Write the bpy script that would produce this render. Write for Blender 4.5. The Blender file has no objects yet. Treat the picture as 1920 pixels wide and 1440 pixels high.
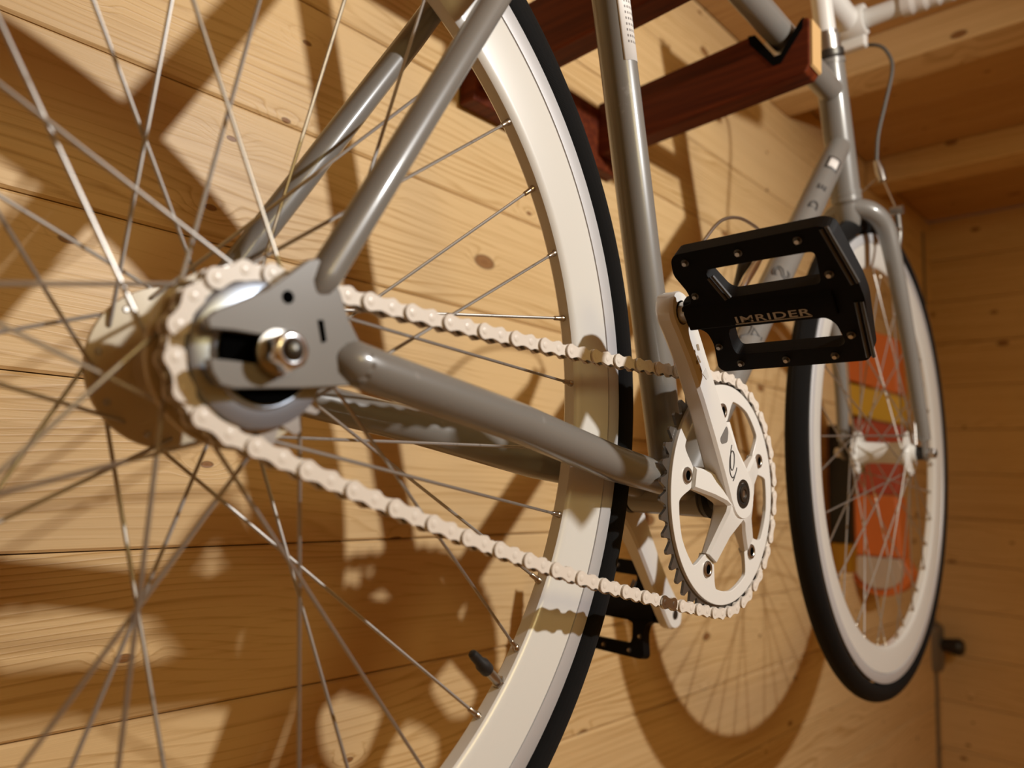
import bpy, bmesh, math, random
from math import sin, cos, pi, radians, sqrt, atan2, asin, hypot
from mathutils import Vector, Matrix

random.seed(7)
SC = bpy.context.scene
COL = SC.collection

# ------------------------------------------------------------------ camera
cam_d = bpy.data.cameras.new('camera')
cam = bpy.data.objects.new('camera', cam_d)
COL.objects.link(cam)
CY, CP, CR = radians(41.954), radians(6.541), radians(1.920)
fw = Vector((cos(CP) * cos(CY), cos(CP) * sin(CY), sin(CP)))
rt = fw.cross(Vector((0, 0, 1))).normalized()
up = rt.cross(fw)
r2 = rt * cos(CR) + up * sin(CR)
u2 = -rt * sin(CR) + up * cos(CR)
m = Matrix((r2, u2, -fw)).transposed().to_4x4()
m.translation = Vector((-0.1567, -0.3252, -0.0432))
cam.matrix_world = m
cam_d.sensor_width = 36
cam_d.sensor_fit = 'HORIZONTAL'
cam_d.lens = 1408.4 * 36 / 1920
cam_d.clip_start = 0.01
cam_d.dof.use_dof = True
cam_d.dof.focus_distance = 0.53
cam_d.dof.aperture_fstop = 4.7
SC.camera = cam

# ------------------------------------------------------------------ light
W = bpy.data.worlds.new('world')
SC.world = W
W.use_nodes = True
W.node_tree.nodes['Background'].inputs[0].default_value = (1.0, 0.9, 0.75, 1)
W.node_tree.nodes['Background'].inputs[1].default_value = 0.02


def point(name, loc, power, col, size):
    l = bpy.data.lights.new(name, 'POINT')
    l.energy = power
    l.color = col
    l.shadow_soft_size = size
    o = bpy.data.objects.new(name, l)
    o.location = loc
    COL.objects.link(o)
    return o


ll = bpy.data.lights.new('lamp_light', 'SPOT')
ll.energy = 49
ll.color = (1.0, 0.985, 0.955)
ll.shadow_soft_size = 0.017
ll.spot_size = radians(128)
ll.spot_blend = 0.85
lo = bpy.data.objects.new('lamp_light', ll)
lo.location = (0.53, -0.98, 0.53)
lo.rotation_euler = (Vector((0.42, 0.28, -0.12)) - lo.location).to_track_quat('-Z', 'Y').to_euler()
COL.objects.link(lo)
point('fill_light', (0.1, -1.75, 0.60), 20, (1.0, 0.80, 0.36), 0.22)  # added warm fill that lifts the wall shadows, not a fixture of the room

SC.view_settings.view_transform = 'Standard'
SC.view_settings.look = 'None'
SC.view_settings.gamma = 1
SC.view_settings.exposure = 0.0
SC.view_settings.use_curve_mapping = False


# ------------------------------------------------------------------ materials
def mat(name, col, rough=0.5, metal=0.0, coat=0.0, bump=None, spec=0.5):
    M = bpy.data.materials.new(name)
    M.use_nodes = True
    nt = M.node_tree
    b = nt.nodes['Principled BSDF']
    b.inputs['Base Color'].default_value = (*col, 1)
    b.inputs['Roughness'].default_value = rough
    b.inputs['Metallic'].default_value = metal
    b.inputs['Coat Weight'].default_value = coat
    b.inputs['Coat Roughness'].default_value = 0.12
    b.inputs['Specular IOR Level'].default_value = spec
    if bump:
        sc, st = bump
        tc = nt.nodes.new('ShaderNodeTexCoord')
        n = nt.nodes.new('ShaderNodeTexNoise')
        n.inputs['Scale'].default_value = sc
        n.inputs['Detail'].default_value = 3
        bp = nt.nodes.new('ShaderNodeBump')
        bp.inputs['Strength'].default_value = st
        bp.inputs['Distance'].default_value = 0.001
        nt.links.new(tc.outputs['Object'], n.inputs['Vector'])
        nt.links.new(n.outputs['Fac'], bp.inputs['Height'])
        nt.links.new(bp.outputs['Normal'], b.inputs['Normal'])
    return M


def speckle(M, col2, scale, lo, hi, amt=1.0):
    """mix small worn marks of col2 into the base colour"""
    nt = M.node_tree
    b = nt.nodes['Principled BSDF']
    tc = nt.nodes.new('ShaderNodeTexCoord')
    n = nt.nodes.new('ShaderNodeTexNoise')
    n.inputs['Scale'].default_value = scale
    n.inputs['Detail'].default_value = 5
    n.inputs['Roughness'].default_value = 0.6
    r = nt.nodes.new('ShaderNodeValToRGB')
    r.color_ramp.elements[0].position = lo
    r.color_ramp.elements[1].position = hi
    r.color_ramp.elements[1].color = (amt, amt, amt, 1)
    mx = nt.nodes.new('ShaderNodeMix')
    mx.data_type = 'RGBA'
    mx.inputs[6].default_value = b.inputs['Base Color'].default_value
    mx.inputs[7].default_value = (*col2, 1)
    nt.links.new(tc.outputs['Object'], n.inputs['Vector'])
    nt.links.new(n.outputs['Fac'], r.inputs['Fac'])
    nt.links.new(r.outputs['Color'], mx.inputs[0])
    nt.links.new(mx.outputs[2], b.inputs['Base Color'])
    return M


def pine(name, axis, across, light=(0.75, 0.525, 0.265), dark=(0.42, 0.225, 0.058), rough=0.42):
    """varnished pine: stretched grain, cathedral rings and knots; axis = grain direction (0 x, 1 y)"""
    M = bpy.data.materials.new(name)
    M.use_nodes = True
    nt = M.node_tree
    N, L = nt.nodes, nt.links
    b = N['Principled BSDF']
    b.inputs['Roughness'].default_value = rough
    b.inputs['Specular IOR Level'].default_value = 0.35

    def math_(op, a=None, c=None, av=0.0, cv=0.0):
        n = N.new('ShaderNodeMath')
        n.operation = op
        n.inputs[0].default_value = av
        n.inputs[1].default_value = cv
        if a is not None:
            L.new(a, n.inputs[0])
        if c is not None:
            L.new(c, n.inputs[1])
        return n.outputs[0]
    tc = N.new('ShaderNodeTexCoord')
    oi = N.new('ShaderNodeObjectInfo')
    sep = N.new('ShaderNodeSeparateXYZ')
    L.new(tc.outputs['Object'], sep.inputs[0])
    o = [sep.outputs[i] for i in range(3)]
    u = o[axis]
    # across the grain: both remaining axes
    va, vb = o[across], o[3 - axis - across]
    rnd = math_('MULTIPLY', oi.outputs['Random'], None, cv=97.0)
    u = math_('ADD', u, rnd)
    cmb = N.new('ShaderNodeCombineXYZ')
    L.new(u, cmb.inputs[0])
    L.new(math_('ADD', va, math_('MULTIPLY', rnd, None, cv=1.7)), cmb.inputs[1])
    L.new(vb, cmb.inputs[2])

    def mapped(s):
        mp = N.new('ShaderNodeMapping')
        mp.inputs['Scale'].default_value = s
        L.new(cmb.outputs[0], mp.inputs['Vector'])
        return mp.outputs[0]
    # knots
    vo = N.new('ShaderNodeTexVoronoi')
    vo.voronoi_dimensions = '2D'
    vo.inputs['Scale'].default_value = 1.0
    vo.inputs['Randomness'].default_value = 0.62
    L.new(mapped((6.0, 12.0, 12.0)), vo.inputs['Vector'])
    kd = vo.outputs['Distance']
    kc = N.new('ShaderNodeSeparateColor')
    L.new(vo.outputs['Color'], kc.inputs[0])
    pick = math_('GREATER_THAN', kc.outputs[0], None, cv=0.55)
    ksq = math_('MULTIPLY', kc.outputs[1], kc.outputs[1])
    ksize = math_('MULTIPLY_ADD', math_('MULTIPLY', ksq, kc.outputs[1]), None, cv=0.085)
    N[ksize.node.name].inputs[2].default_value = 0.030
    kk = math_('DIVIDE', kd, ksize)
    kn = N.new('ShaderNodeMapRange')
    kn.interpolation_type = 'SMOOTHSTEP'
    kn.inputs[1].default_value = 0.75
    kn.inputs[2].default_value = 1.15
    kn.inputs[3].default_value = 1.0
    kn.inputs[4].default_value = 0.0
    L.new(kk, kn.inputs[0])
    knot = math_('MULTIPLY', kn.outputs[0], pick)
    # swelling of the grain around knots
    kw = N.new('ShaderNodeMapRange')
    kw.interpolation_type = 'SMOOTHSTEP'
    kw.inputs[1].default_value = 0.0
    kw.inputs[2].default_value = 0.21
    kw.inputs[3].default_value = 1.0
    kw.inputs[4].default_value = 0.0
    L.new(kd, kw.inputs[0])
    swell = math_('MULTIPLY', kw.outputs[0], pick)
    # slow wander of the ring field
    nz = N.new('ShaderNodeTexNoise')
    nz.inputs['Scale'].default_value = 1.0
    nz.inputs['Detail'].default_value = 2
    L.new(mapped((1.6, 9.0, 5.0)), nz.inputs['Vector'])
    ring = math_('ADD', math_('MULTIPLY', va, None, cv=130.0), math_('MULTIPLY', nz.outputs['Fac'], None, cv=17.0))
    ring = math_('ADD', ring, math_('MULTIPLY', swell, None, cv=2.4))
    nf = N.new('ShaderNodeTexNoise')
    nf.inputs['Scale'].default_value = 1.0
    nf.inputs['Detail'].default_value = 4
    L.new(mapped((3.2, 210.0, 90.0)), nf.inputs['Vector'])
    ring = math_('ADD', ring, math_('MULTIPLY', nf.outputs['Fac'], None, cv=0.7))
    saw = math_('FRACT', ring)
    rr = N.new('ShaderNodeValToRGB')
    e = rr.color_ramp.elements
    e[0].position = 0.0
    e[0].color = (0.05, 0.05, 0.05, 1)
    e[1].position = 1.0
    e[1].color = (0.08, 0.08, 0.08, 1)
    x = rr.color_ramp.elements.new(0.62)
    x.color = (0.28, 0.28, 0.28, 1)
    x = rr.color_ramp.elements.new(0.84)
    x.color = (0.85, 0.85, 0.85, 1)
    L.new(saw, rr.inputs['Fac'])
    # rings come and go
    nb = N.new('ShaderNodeTexNoise')
    nb.inputs['Scale'].default_value = 1.0
    nb.inputs['Detail'].default_value = 1
    L.new(mapped((1.1, 6.0, 5.0)), nb.inputs['Vector'])
    amp = N.new('ShaderNodeMapRange')
    amp.inputs[1].default_value = 0.35
    amp.inputs[2].default_value = 0.68
    amp.inputs[3].default_value = 0.20
    amp.inputs[4].default_value = 1.05
    L.new(nb.outputs['Fac'], amp.inputs[0])
    g = math_('MULTIPLY', rr.outputs['Color'], amp.outputs[0])
    g = math_('ADD', g, math_('MULTIPLY', math_('SUBTRACT', nf.outputs['Fac'], None, cv=0.5), None, cv=1.25))
    g = math_('ADD', g, math_('MULTIPLY', math_('SUBTRACT', oi.outputs['Random'], None, cv=0.5), None, cv=0.30))
    mx = N.new('ShaderNodeMix')
    mx.data_type = 'RGBA'
    mx.inputs[6].default_value = (*light, 1)
    mx.inputs[7].default_value = (*dark, 1)
    L.new(g, mx.inputs[0])
    # knot colour, a dark rim round a reddish heart
    kr = N.new('ShaderNodeValToRGB')
    k = kr.color_ramp.elements
    k[0].position = 0.0
    k[0].color = (0.20, 0.078, 0.020, 1)
    k[1].position = 1.0
    k[1].color = (0.10, 0.036, 0.010, 1)
    x = kr.color_ramp.elements.new(0.6)
    x.color = (0.27, 0.115, 0.033, 1)
    L.new(kk, kr.inputs['Fac'])
    m2 = N.new('ShaderNodeMix')
    m2.data_type = 'RGBA'
    L.new(math_('MULTIPLY', knot, None, cv=0.9), m2.inputs[0])
    L.new(mx.outputs[2], m2.inputs[6])
    L.new(kr.outputs['Color'], m2.inputs[7])
    L.new(m2.outputs[2], b.inputs['Base Color'])
    bp = N.new('ShaderNodeBump')
    bp.inputs['Strength'].default_value = 0.25
    bp.inputs['Distance'].default_value = 0.0012
    L.new(g, bp.inputs['Height'])
    L.new(bp.outputs['Normal'], b.inputs['Normal'])
    return M


PINE_X = pine('pine_along_x', 0, 2)
PINE_Y = pine('pine_along_y', 1, 2)
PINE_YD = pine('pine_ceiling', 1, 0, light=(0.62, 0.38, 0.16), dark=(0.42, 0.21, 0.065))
GAP = mat('dark_joint', (0.10, 0.045, 0.014), 0.9)
FRAME = speckle(mat('grey_enamel', (0.182, 0.171, 0.155), 0.36, coat=0.5), (0.36, 0.35, 0.33), 55, 0.66, 0.75, 0.35)
WHITE = speckle(mat('white_enamel', (0.74, 0.725, 0.69), 0.32, coat=0.3), (0.42, 0.30, 0.18), 60, 0.69, 0.80, 0.55)
RIMW = mat('white_rim_enamel', (0.69, 0.675, 0.63), 0.28, coat=0.5)
ALU = mat('brushed_aluminium', (0.64, 0.645, 0.66), 0.45, 0.45)
RUBBER = mat('black_rubber', (0.013, 0.013, 0.014), 0.62, bump=(900, 0.5))
STEEL = speckle(mat('spoke_steel', (0.46, 0.44, 0.41), 0.42, 0.9), (0.22, 0.19, 0.15), 240, 0.60, 0.72, 0.6)
CHROME = mat('bright_chrome', (0.80, 0.81, 0.83), 0.16, 1.0)
ZINC = mat('zinc_plate', (0.40, 0.46, 0.56), 0.34, 0.75)
TEETH = mat('worn_teeth', (0.20, 0.185, 0.165), 0.38, 0.8)
SATIN = mat('satin_steel', (0.52, 0.50, 0.47), 0.32, 1.0)
DARKSTEEL = mat('dark_steel', (0.10, 0.095, 0.085), 0.38, 0.9)
BRASS = mat('nipple_nickel', (0.52, 0.45, 0.36), 0.28, 1.0)
BLACK = mat('black_anodised', (0.003, 0.003, 0.003), 0.5, 0.0, bump=(2500, 0.3), spec=0.10)
WORNBLACK = mat('worn_black', (0.055, 0.053, 0.052), 0.4)
HOLE = mat('black_hole', (0.002, 0.002, 0.002), 0.9, spec=0.0)
PALEWOOD = mat('pale_wood_end', (0.58, 0.36, 0.15), 0.5)
FELT = mat('black_felt', (0.004, 0.004, 0.004), 0.9, spec=0.05)
BLACKP = mat('black_plastic', (0.012, 0.012, 0.012), 0.45)
CREAM = mat('cream_hub_enamel', (0.62, 0.54, 0.39), 0.34, coat=0.4)
CHAINM = speckle(mat('cream_chain_enamel', (0.72, 0.655, 0.58), 0.40, coat=0.2), (0.30, 0.22, 0.15), 120, 0.64, 0.74, 0.6)
TAPE = mat('white_grip_tape', (0.72, 0.68, 0.64), 0.7)
CABLE = mat('grey_cable_housing', (0.085, 0.08, 0.072), 0.5)
PALEGREY = mat('pale_grey_print', (0.40, 0.37, 0.32), 0.5)
MIDPRINT = mat('worn_grey_print', (0.17, 0.16, 0.15), 0.5)
DARKPRINT = mat('dark_print', (0.055, 0.05, 0.046), 0.5)
STICKW = mat('white_sticker', (0.80, 0.77, 0.74), 0.5)
MAHOG = mat('mahogany', (0.15, 0.038, 0.014), 0.55, spec=0.2)
SADDLEM = mat('black_saddle', (0.015, 0.014, 0.013), 0.5)
ORANGE = mat('orange_plastic', (0.62, 0.145, 0.025), 0.5)
YELLOW = mat('yellow_plastic', (0.60, 0.35, 0.03), 0.5)
REDP = mat('red_plastic', (0.42, 0.07, 0.03), 0.5)
BEIGE = mat('beige_plastic', (0.50, 0.38, 0.27), 0.6)
POLEM = mat('grey_pole', (0.22, 0.205, 0.185), 0.4, 0.6)


def mahogany(M):
    nt = M.node_tree
    N, L = nt.nodes, nt.links
    b = N['Principled BSDF']
    tc = N.new('ShaderNodeTexCoord')
    mp = N.new('ShaderNodeMapping')
    mp.inputs['Scale'].default_value = (120, 5, 120)
    n = N.new('ShaderNodeTexNoise')
    n.inputs['Scale'].default_value = 1
    n.inputs['Detail'].default_value = 4
    r = N.new('ShaderNodeValToRGB')
    r.color_ramp.elements[0].position = 0.3
    r.color_ramp.elements[0].color = (0.062, 0.0080, 0.002, 1)
    r.color_ramp.elements[1].position = 0.72
    r.color_ramp.elements[1].color = (0.150, 0.028, 0.006, 1)
    L.new(tc.outputs['Object'], mp.inputs[0])
    L.new(mp.outputs[0], n.inputs['Vector'])
    L.new(n.outputs['Fac'], r.inputs['Fac'])
    L.new(r.outputs['Color'], b.inputs['Base Color'])


mahogany(MAHOG)


def dotprint(M):
    """white sticker printed with rows of tiny dark type (uses the sticker's own uv)"""
    nt = M.node_tree
    N, L = nt.nodes, nt.links
    b = N['Principled BSDF']
    uv = N.new('ShaderNodeUVMap')
    sp = N.new('ShaderNodeSeparateXYZ')
    L.new(uv.outputs[0], sp.inputs[0])

    def mth(op, a, v):
        n = N.new('ShaderNodeMath')
        n.operation = op
        if hasattr(a, 'node'):
            L.new(a, n.inputs[0])
        else:
            n.inputs[0].default_value = a
        if hasattr(v, 'node'):
            L.new(v, n.inputs[1])
        else:
            n.inputs[1].default_value = v
        return n.outputs[0]
    row = mth('LESS_THAN', mth('FRACT', mth('MULTIPLY', sp.outputs[1], 27.0), 0), 0.42)
    colm = mth('LESS_THAN', mth('FRACT', mth('MULTIPLY', sp.outputs[0], 7.0), 0), 0.52)
    inx = mth('MULTIPLY', mth('GREATER_THAN', sp.outputs[0], 0.27), mth('LESS_THAN', sp.outputs[0], 0.95))
    iny = mth('GREATER_THAN', sp.outputs[1], 0.10)
    a = mth('MULTIPLY', mth('MULTIPLY', row, colm), mth('MULTIPLY', inx, iny))
    mx = N.new('ShaderNodeMix')
    mx.data_type = 'RGBA'
    mx.inputs[6].default_value = (0.80, 0.77, 0.74, 1)
    mx.inputs[7].default_value = (0.20, 0.18, 0.17, 1)
    L.new(a, mx.inputs[0])
    L.new(mx.outputs[2], b.inputs['Base Color'])


dotprint(STICKW)


def tread(M):
    nt = M.node_tree
    N, L = nt.nodes, nt.links
    b = N['Principled BSDF']
    uv = N.new('ShaderNodeUVMap')
    mp = N.new('ShaderNodeMapping')
    mp.inputs['Scale'].default_value = (1, 1, 1)
    L.new(uv.outputs[0], mp.inputs[0])
    w = N.new('ShaderNodeTexWave')
    w.bands_direction = 'DIAGONAL'
    w.inputs['Scale'].default_value = 120
    w.inputs['Distortion'].default_value = 0
    v = N.new('ShaderNodeTexWave')
    v.bands_direction = 'DIAGONAL'
    v.inputs['Scale'].default_value = 5
    v.inputs['Distortion'].default_value = 0
    gt = N.new('ShaderNodeMath')
    gt.operation = 'GREATER_THAN'
    gt.inputs[1].default_value = 0.965
    ad = N.new('ShaderNodeMath')
    ad.operation = 'MULTIPLY_ADD'
    ad.inputs[1].default_value = -1.6
    L.new(mp.outputs[0], w.inputs[0])
    L.new(mp.outputs[0], v.inputs[0])
    L.new(v.outputs['Fac'], gt.inputs[0])
    L.new(gt.outputs[0], ad.inputs[0])
    L.new(w.outputs['Fac'], ad.inputs[2])
    bp = N.new('ShaderNodeBump')
    bp.inputs['Strength'].default_value = 0.9
    bp.inputs['Distance'].default_value = 0.0009
    L.new(ad.outputs[0], bp.inputs['Height'])
    L.new(bp.outputs['Normal'], b.inputs['Normal'])


TYRE = mat('black_tyre', (0.0085, 0.0085, 0.0085), 0.72, spec=0.25)
tread(TYRE)


# ------------------------------------------------------------------ mesh helpers
class MB:
    def __init__(s):
        s.v, s.f, s.uv = [], [], {}

    def add(s, vs, fs):
        k = len(s.v)
        s.v += [tuple(v) for v in vs]
        s.f += [tuple(i + k for i in f) for f in fs]
        return s

    def tube(s, pts, rad, n=16, cap=True, dome=False):
        pts = [Vector(p) for p in pts]
        if not hasattr(rad, '__len__'):
            rad = [rad] * len(pts)
        vs, fs = [], []
        t0 = (pts[1] - pts[0]).normalized()
        a = t0.orthogonal().normalized()
        for i, p in enumerate(pts):
            if i == 0:
                t = t0
            elif i == len(pts) - 1:
                t = (pts[i] - pts[i - 1]).normalized()
            else:
                t = ((pts[i + 1] - pts[i]).normalized() + (pts[i] - pts[i - 1]).normalized()).normalized()
            a = (a - t * a.dot(t)).normalized()
            b = t.cross(a)
            for k in range(n):
                q = 2 * pi * k / n
                vs.append(p + (a * cos(q) + b * sin(q)) * rad[i])
        for i in range(len(pts) - 1):
            for k in range(n):
                k2 = (k + 1) % n
                fs.append((i * n + k, i * n + k2, (i + 1) * n + k2, (i + 1) * n + k))
        if cap:
            fs.append(tuple(range(n - 1, -1, -1)))
            fs.append(tuple((len(pts) - 1) * n + k for k in range(n)))
        return s.add(vs, fs)

    def lathe(s, prof, c, axis='y', n=40, close=False, sign=1):
        """prof: (r, offset along axis)"""
        vs, fs = [], []
        m_ = len(prof)
        for k in range(n):
            q = 2 * pi * k / n
            for r, h in prof:
                if axis == 'y':
                    vs.append((c[0] + r * cos(q), c[1] + h, c[2] + r * sin(q)))
                elif axis == 'z':
                    vs.append((c[0] + r * cos(q), c[1] + r * sin(q), c[2] + h))
                else:
                    vs.append((c[0] + h, c[1] + r * cos(q), c[2] + r * sin(q)))
        last = m_ if close else m_ - 1
        for k in range(n):
            k2 = (k + 1) % n
            for j in range(last):
                j2 = (j + 1) % m_
                fs.append((k * m_ + j, k * m_ + j2, k2 * m_ + j2, k2 * m_ + j))
        return s.add(vs, fs)

    def prism(s, poly, fn, h0, h1):
        """poly 2d outline; fn(a, b, h) -> 3d point; extruded from h0 to h1"""
        n = len(poly)
        vs = [fn(a, b, h0) for a, b in poly] + [fn(a, b, h1) for a, b in poly]
        fs = [tuple(range(n - 1, -1, -1)), tuple(range(n, 2 * n))]
        for i in range(n):
            j = (i + 1) % n
            fs.append((i, j, n + j, n + i))
        return s.add(vs, fs)

    def ringprism(s, outer, inner, fn, h0, h1):
        n = len(outer)
        vs = [fn(a, b, h) for h in (h0, h1) for L_ in (outer, inner) for a, b in L_]
        fs = []
        for i in range(n):
            j = (i + 1) % n
            fs += [(i, j, n + j, n + i)[::-1], (2 * n + i, 2 * n + j, 3 * n + j, 3 * n + i),
                   (i, j, 2 * n + j, 2 * n + i), (n + j, n + i, 3 * n + i, 3 * n + j)]
        return s.add(vs, fs)

    def box(s, x0, x1, y0, y1, z0, z1):
        vs = [(x, y, z) for x in (x0, x1) for y in (y0, y1) for z in (z0, z1)]
        return s.add(vs, [(0, 1, 3, 2), (4, 6, 7, 5), (0, 4, 5, 1), (2, 3, 7, 6), (0, 2, 6, 4), (1, 5, 7, 3)])

    def build(s, name, m_, parent=None, smooth=False, bevel=0.0, seg=2, label=None, fix=True):
        me = bpy.data.meshes.new(name)
        me.from_pydata(s.v, [], s.f)
        if fix:
            bm = bmesh.new()
            bm.from_mesh(me)
            bmesh.ops.recalc_face_normals(bm, faces=bm.faces)
            bm.to_mesh(me)
            bm.free()
        me.materials.append(m_)
        o = bpy.data.objects.new(name, me)
        COL.objects.link(o)
        if parent:
            o.parent = parent
        if smooth:
            me.polygons.foreach_set('use_smooth', [True] * len(me.polygons))
            try:
                me.set_sharp_from_angle(angle=radians(38))
            except Exception:
                pass
        if bevel:
            bv = o.modifiers.new('bevel', 'BEVEL')
            bv.width = bevel
            bv.segments = seg
            bv.limit_method = 'ANGLE'
            bv.angle_limit = radians(35)
            bv.harden_normals = False
        if label:
            o['label'] = label
        return o


def put(name, me_src, parent, M4, label=None):
    o = bpy.data.objects.new(name, me_src.data)
    COL.objects.link(o)
    o.parent = parent
    o.matrix_local = M4
    if label:
        o['label'] = label
    return o


def XZ(a, b, h):
    return (a, h, b)


def rounded(poly, r, n=4):
    out = []
    m_ = len(poly)
    for i in range(m_):
        p, q, s = Vector(poly[i - 1]), Vector(poly[i]), Vector(poly[(i + 1) % m_])
        d1, d2 = (p - q), (s - q)
        rr = min(r, d1.length * 0.45, d2.length * 0.45)
        a, b = q + d1.normalized() * rr, q + d2.normalized() * rr
        for k in range(n + 1):
            t = k / n
            w = a * (1 - t) ** 2 + q * 2 * t * (1 - t) + b * t * t
            out.append((w.x, w.y))
    return out


def resample(poly, n):
    L_ = [0]
    P = [Vector(q) for q in poly] + [Vector(poly[0])]
    for i in range(1, len(P)):
        L_.append(L_[-1] + (P[i] - P[i - 1]).length)
    out, j = [], 0
    for k in range(n):
        t = L_[-1] * k / n
        while L_[j + 1] < t:
            j += 1
        f = (t - L_[j]) / max(L_[j + 1] - L_[j], 1e-9)
        q = P[j].lerp(P[j + 1], f)
        out.append((q.x, q.y))
    return out


def smooth_path(pts, n=8):
    """Catmull-Rom through the points"""
    P = [Vector(q) for q in pts]
    P = [P[0] * 2 - P[1]] + P + [P[-1] * 2 - P[-2]]
    out = []
    for i in range(1, len(P) - 2):
        for k in range(n):
            t = k / n
            a, b, c, d = P[i - 1], P[i], P[i + 1], P[i + 2]
            out.append(0.5 * ((2 * b) + (c - a) * t + (2 * a - 5 * b + 4 * c - d) * t * t + (3 * b - a - 3 * c + d) * t ** 3))
    out.append(P[-2])
    return out


def empty(name, loc, label, cat, group=None):
    o = bpy.data.objects.new(name, None)
    COL.objects.link(o)
    o.location = loc
    o.empty_display_size = 0.05
    o['label'] = label
    o['category'] = cat
    if group:
        o['group'] = group
    return o


# ------------------------------------------------------------------ room
PIV = Vector((0.2, 0.28, 0.0))
ex = Vector((0.99961, -0.0255, -0.0107)).normalized()
ez = Vector((0, 0, 1))
ey = ez.cross(ex).normalized()
ez = ex.cross(ey)
RM = Matrix((ex, ey, ez)).transposed().to_4x4()
RM.translation = PIV - RM.to_3x3() @ PIV

YW, XE, ZC, ZF = 0.28, 2.33, 0.775, -1.45
XB, YR = -2.4, -2.9
PITCH, Z0 = 0.1275, 0.0125


def structure(o):
    o['kind'] = 'structure'
    o.matrix_world = RM
    return o


wl = structure(MB().box(XB, XE + 0.06, YW + 0.012, YW + 0.05, ZF, ZC).build('wall_left', GAP))
we = structure(MB().box(XE + 0.012, XE + 0.05, YR, YW, ZF, ZC).build('wall_front', GAP))


def plank_profile(z0, z1):
    c, g = 0.0022, 0.0005
    return [(z0 + g, 0.012), (z0 + g, c), (z0 + g + c, 0), (z1 - g - c, 0), (z1 - g, c), (z1 - g, 0.012)]


def planks_x(parent, y, x0, x1, z0, z1, m_):
    k = math.floor((z0 - Z0) / PITCH)
    while Z0 + k * PITCH < z1:
        a, b = max(Z0 + k * PITCH, z0), min(Z0 + (k + 1) * PITCH, z1)
        if b - a > 0.01:
            MB().prism(plank_profile(a, b), lambda p, q, h: (h, y + q, p), x0, x1).build('plank', m_, parent)
        k += 1


planks_x(wl, YW, XB, XE + 0.012, ZF, ZC, PINE_X)
k = math.floor((ZF - Z0) / PITCH)
while Z0 + k * PITCH < ZC:
    a, b = max(Z0 + k * PITCH, ZF), min(Z0 + (k + 1) * PITCH, ZC)
    if b - a > 0.01:
        MB().prism(plank_profile(a, b), lambda p, q, h: (XE + q, h, p), YR, YW).build('plank', PINE_Y, we)
    k += 1
wr = structure(MB().box(XB, XE, YR - 0.04, YR, ZF, ZC).build('wall_right', PINE_X))
wb = structure(MB().box(XB - 0.04, XB, YR, YW, ZF, ZC).build('wall_back', PINE_Y))
fl = structure(MB().box(XB, XE, YR, YW, ZF - 0.04, ZF).build('floor', PINE_X))
ce = structure(MB().box(XB, XE, YR, YW + 0.05, ZC + 0.012, ZC + 0.04).build('ceiling', GAP))
x = XB
bi = 0
while x < XE:
    w_ = 0.146
    MB().prism(plank_profile(x, min(x + w_, XE)), lambda p, q, h: (p, h, ZC + q), YR, YW).build('ceiling_board', PINE_YD, ce)
    x += w_
for jx in (0.665, 1.215, 1.765, -0.42, -0.97, -1.52):
    MB().box(jx, jx + 0.085, YR, YW, ZC - 0.066, ZC).build('joist', PINE_Y, ce, bevel=0.004)

# ------------------------------------------------------------------ bicycle
XBB, ZBB = 0.4099, -0.0557
bike = empty('bicycle', (0, 0, 0), 'grey fixed gear bicycle with white rims hanging from wooden wall arms', 'bicycle')


def V(*a):
    return Vector(a)


# main frame -----------------------------------------------------------
BB = V(XBB, 0, ZBB)
sdir = V(-cos(radians(75.3)), 0, sin(radians(75.3)))
ST = BB + sdir * 0.555
HT, HB = V(0.810, 0, 0.508), V(0.8675, 0, 0.340)
hdir = (HT - HB).normalized()
fr = MB()
fr.lathe([(0.0, -0.0345), (0.0175, -0.0345), (0.0205, -0.033), (0.0205, 0.033), (0.0175, 0.0345), (0.0, 0.0345)], BB)
frame = fr.build('frame', FRAME, bike, smooth=True, label='grey enamelled steel bottom bracket shell of the frame')
MB().tube([BB + sdir * 0.012, ST], 0.0150, 28).build('seat_tube', FRAME, frame, smooth=True)
MB().tube([ST - sdir * 0.026, ST + sdir * 0.004], 0.0172, 28).build('seat_lug', FRAME, frame, smooth=True, bevel=0.002)
tt0 = BB + sdir * 0.543
MB().tube([tt0, V(0.823, 0, 0.468)], 0.0158, 28).build('top_tube', FRAME, frame, smooth=True)
DT0, DT1 = V(0.4175, 0, -0.0585), V(0.8430, 0, 0.4027)
MB().tube([DT0, DT1], 0.0160, 28).build('down_tube', FRAME, frame, smooth=True)
MB().tube([HB, HB + hdir * 0.006, HB + hdir * 0.0061, HT - hdir * 0.0061, HT - hdir * 0.006, HT],
          [0.0200, 0.0200, 0.0186, 0.0186, 0.0200, 0.0200], 28).build('head_tube', FRAME, frame, smooth=True)
for s in (-1, 1):
    MB().tube([(0.0170, s * 0.0548, 0.0270), (0.0190, s * 0.0547, 0.0305), (0.0225, s * 0.0545, 0.0368), (0.14, s * 0.0395, 0.2365), (ST.x + 0.002, s * 0.0195, ST.z - 0.010)],
              [0.0028, 0.0058, 0.0074, 0.0082, 0.0080], 20).build('seat_stay', FRAME, frame, smooth=True)
    MB().tube([(0.0290, s * 0.0556, 0.0032), (0.0325, s * 0.0556, 0.0024), (0.0385, s * 0.0555, 0.0012), (0.05, s * 0.0550, -0.0010), (0.16, s * 0.046, -0.0165), (0.27, s * 0.0355, -0.036), (XBB - 0.012, s * 0.0225, ZBB + 0.004)],
              [0.0030, 0.0075, 0.0098, 0.0102, 0.0114, 0.0124, 0.0122], 24).build('chain_stay', FRAME, frame, smooth=True)
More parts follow.
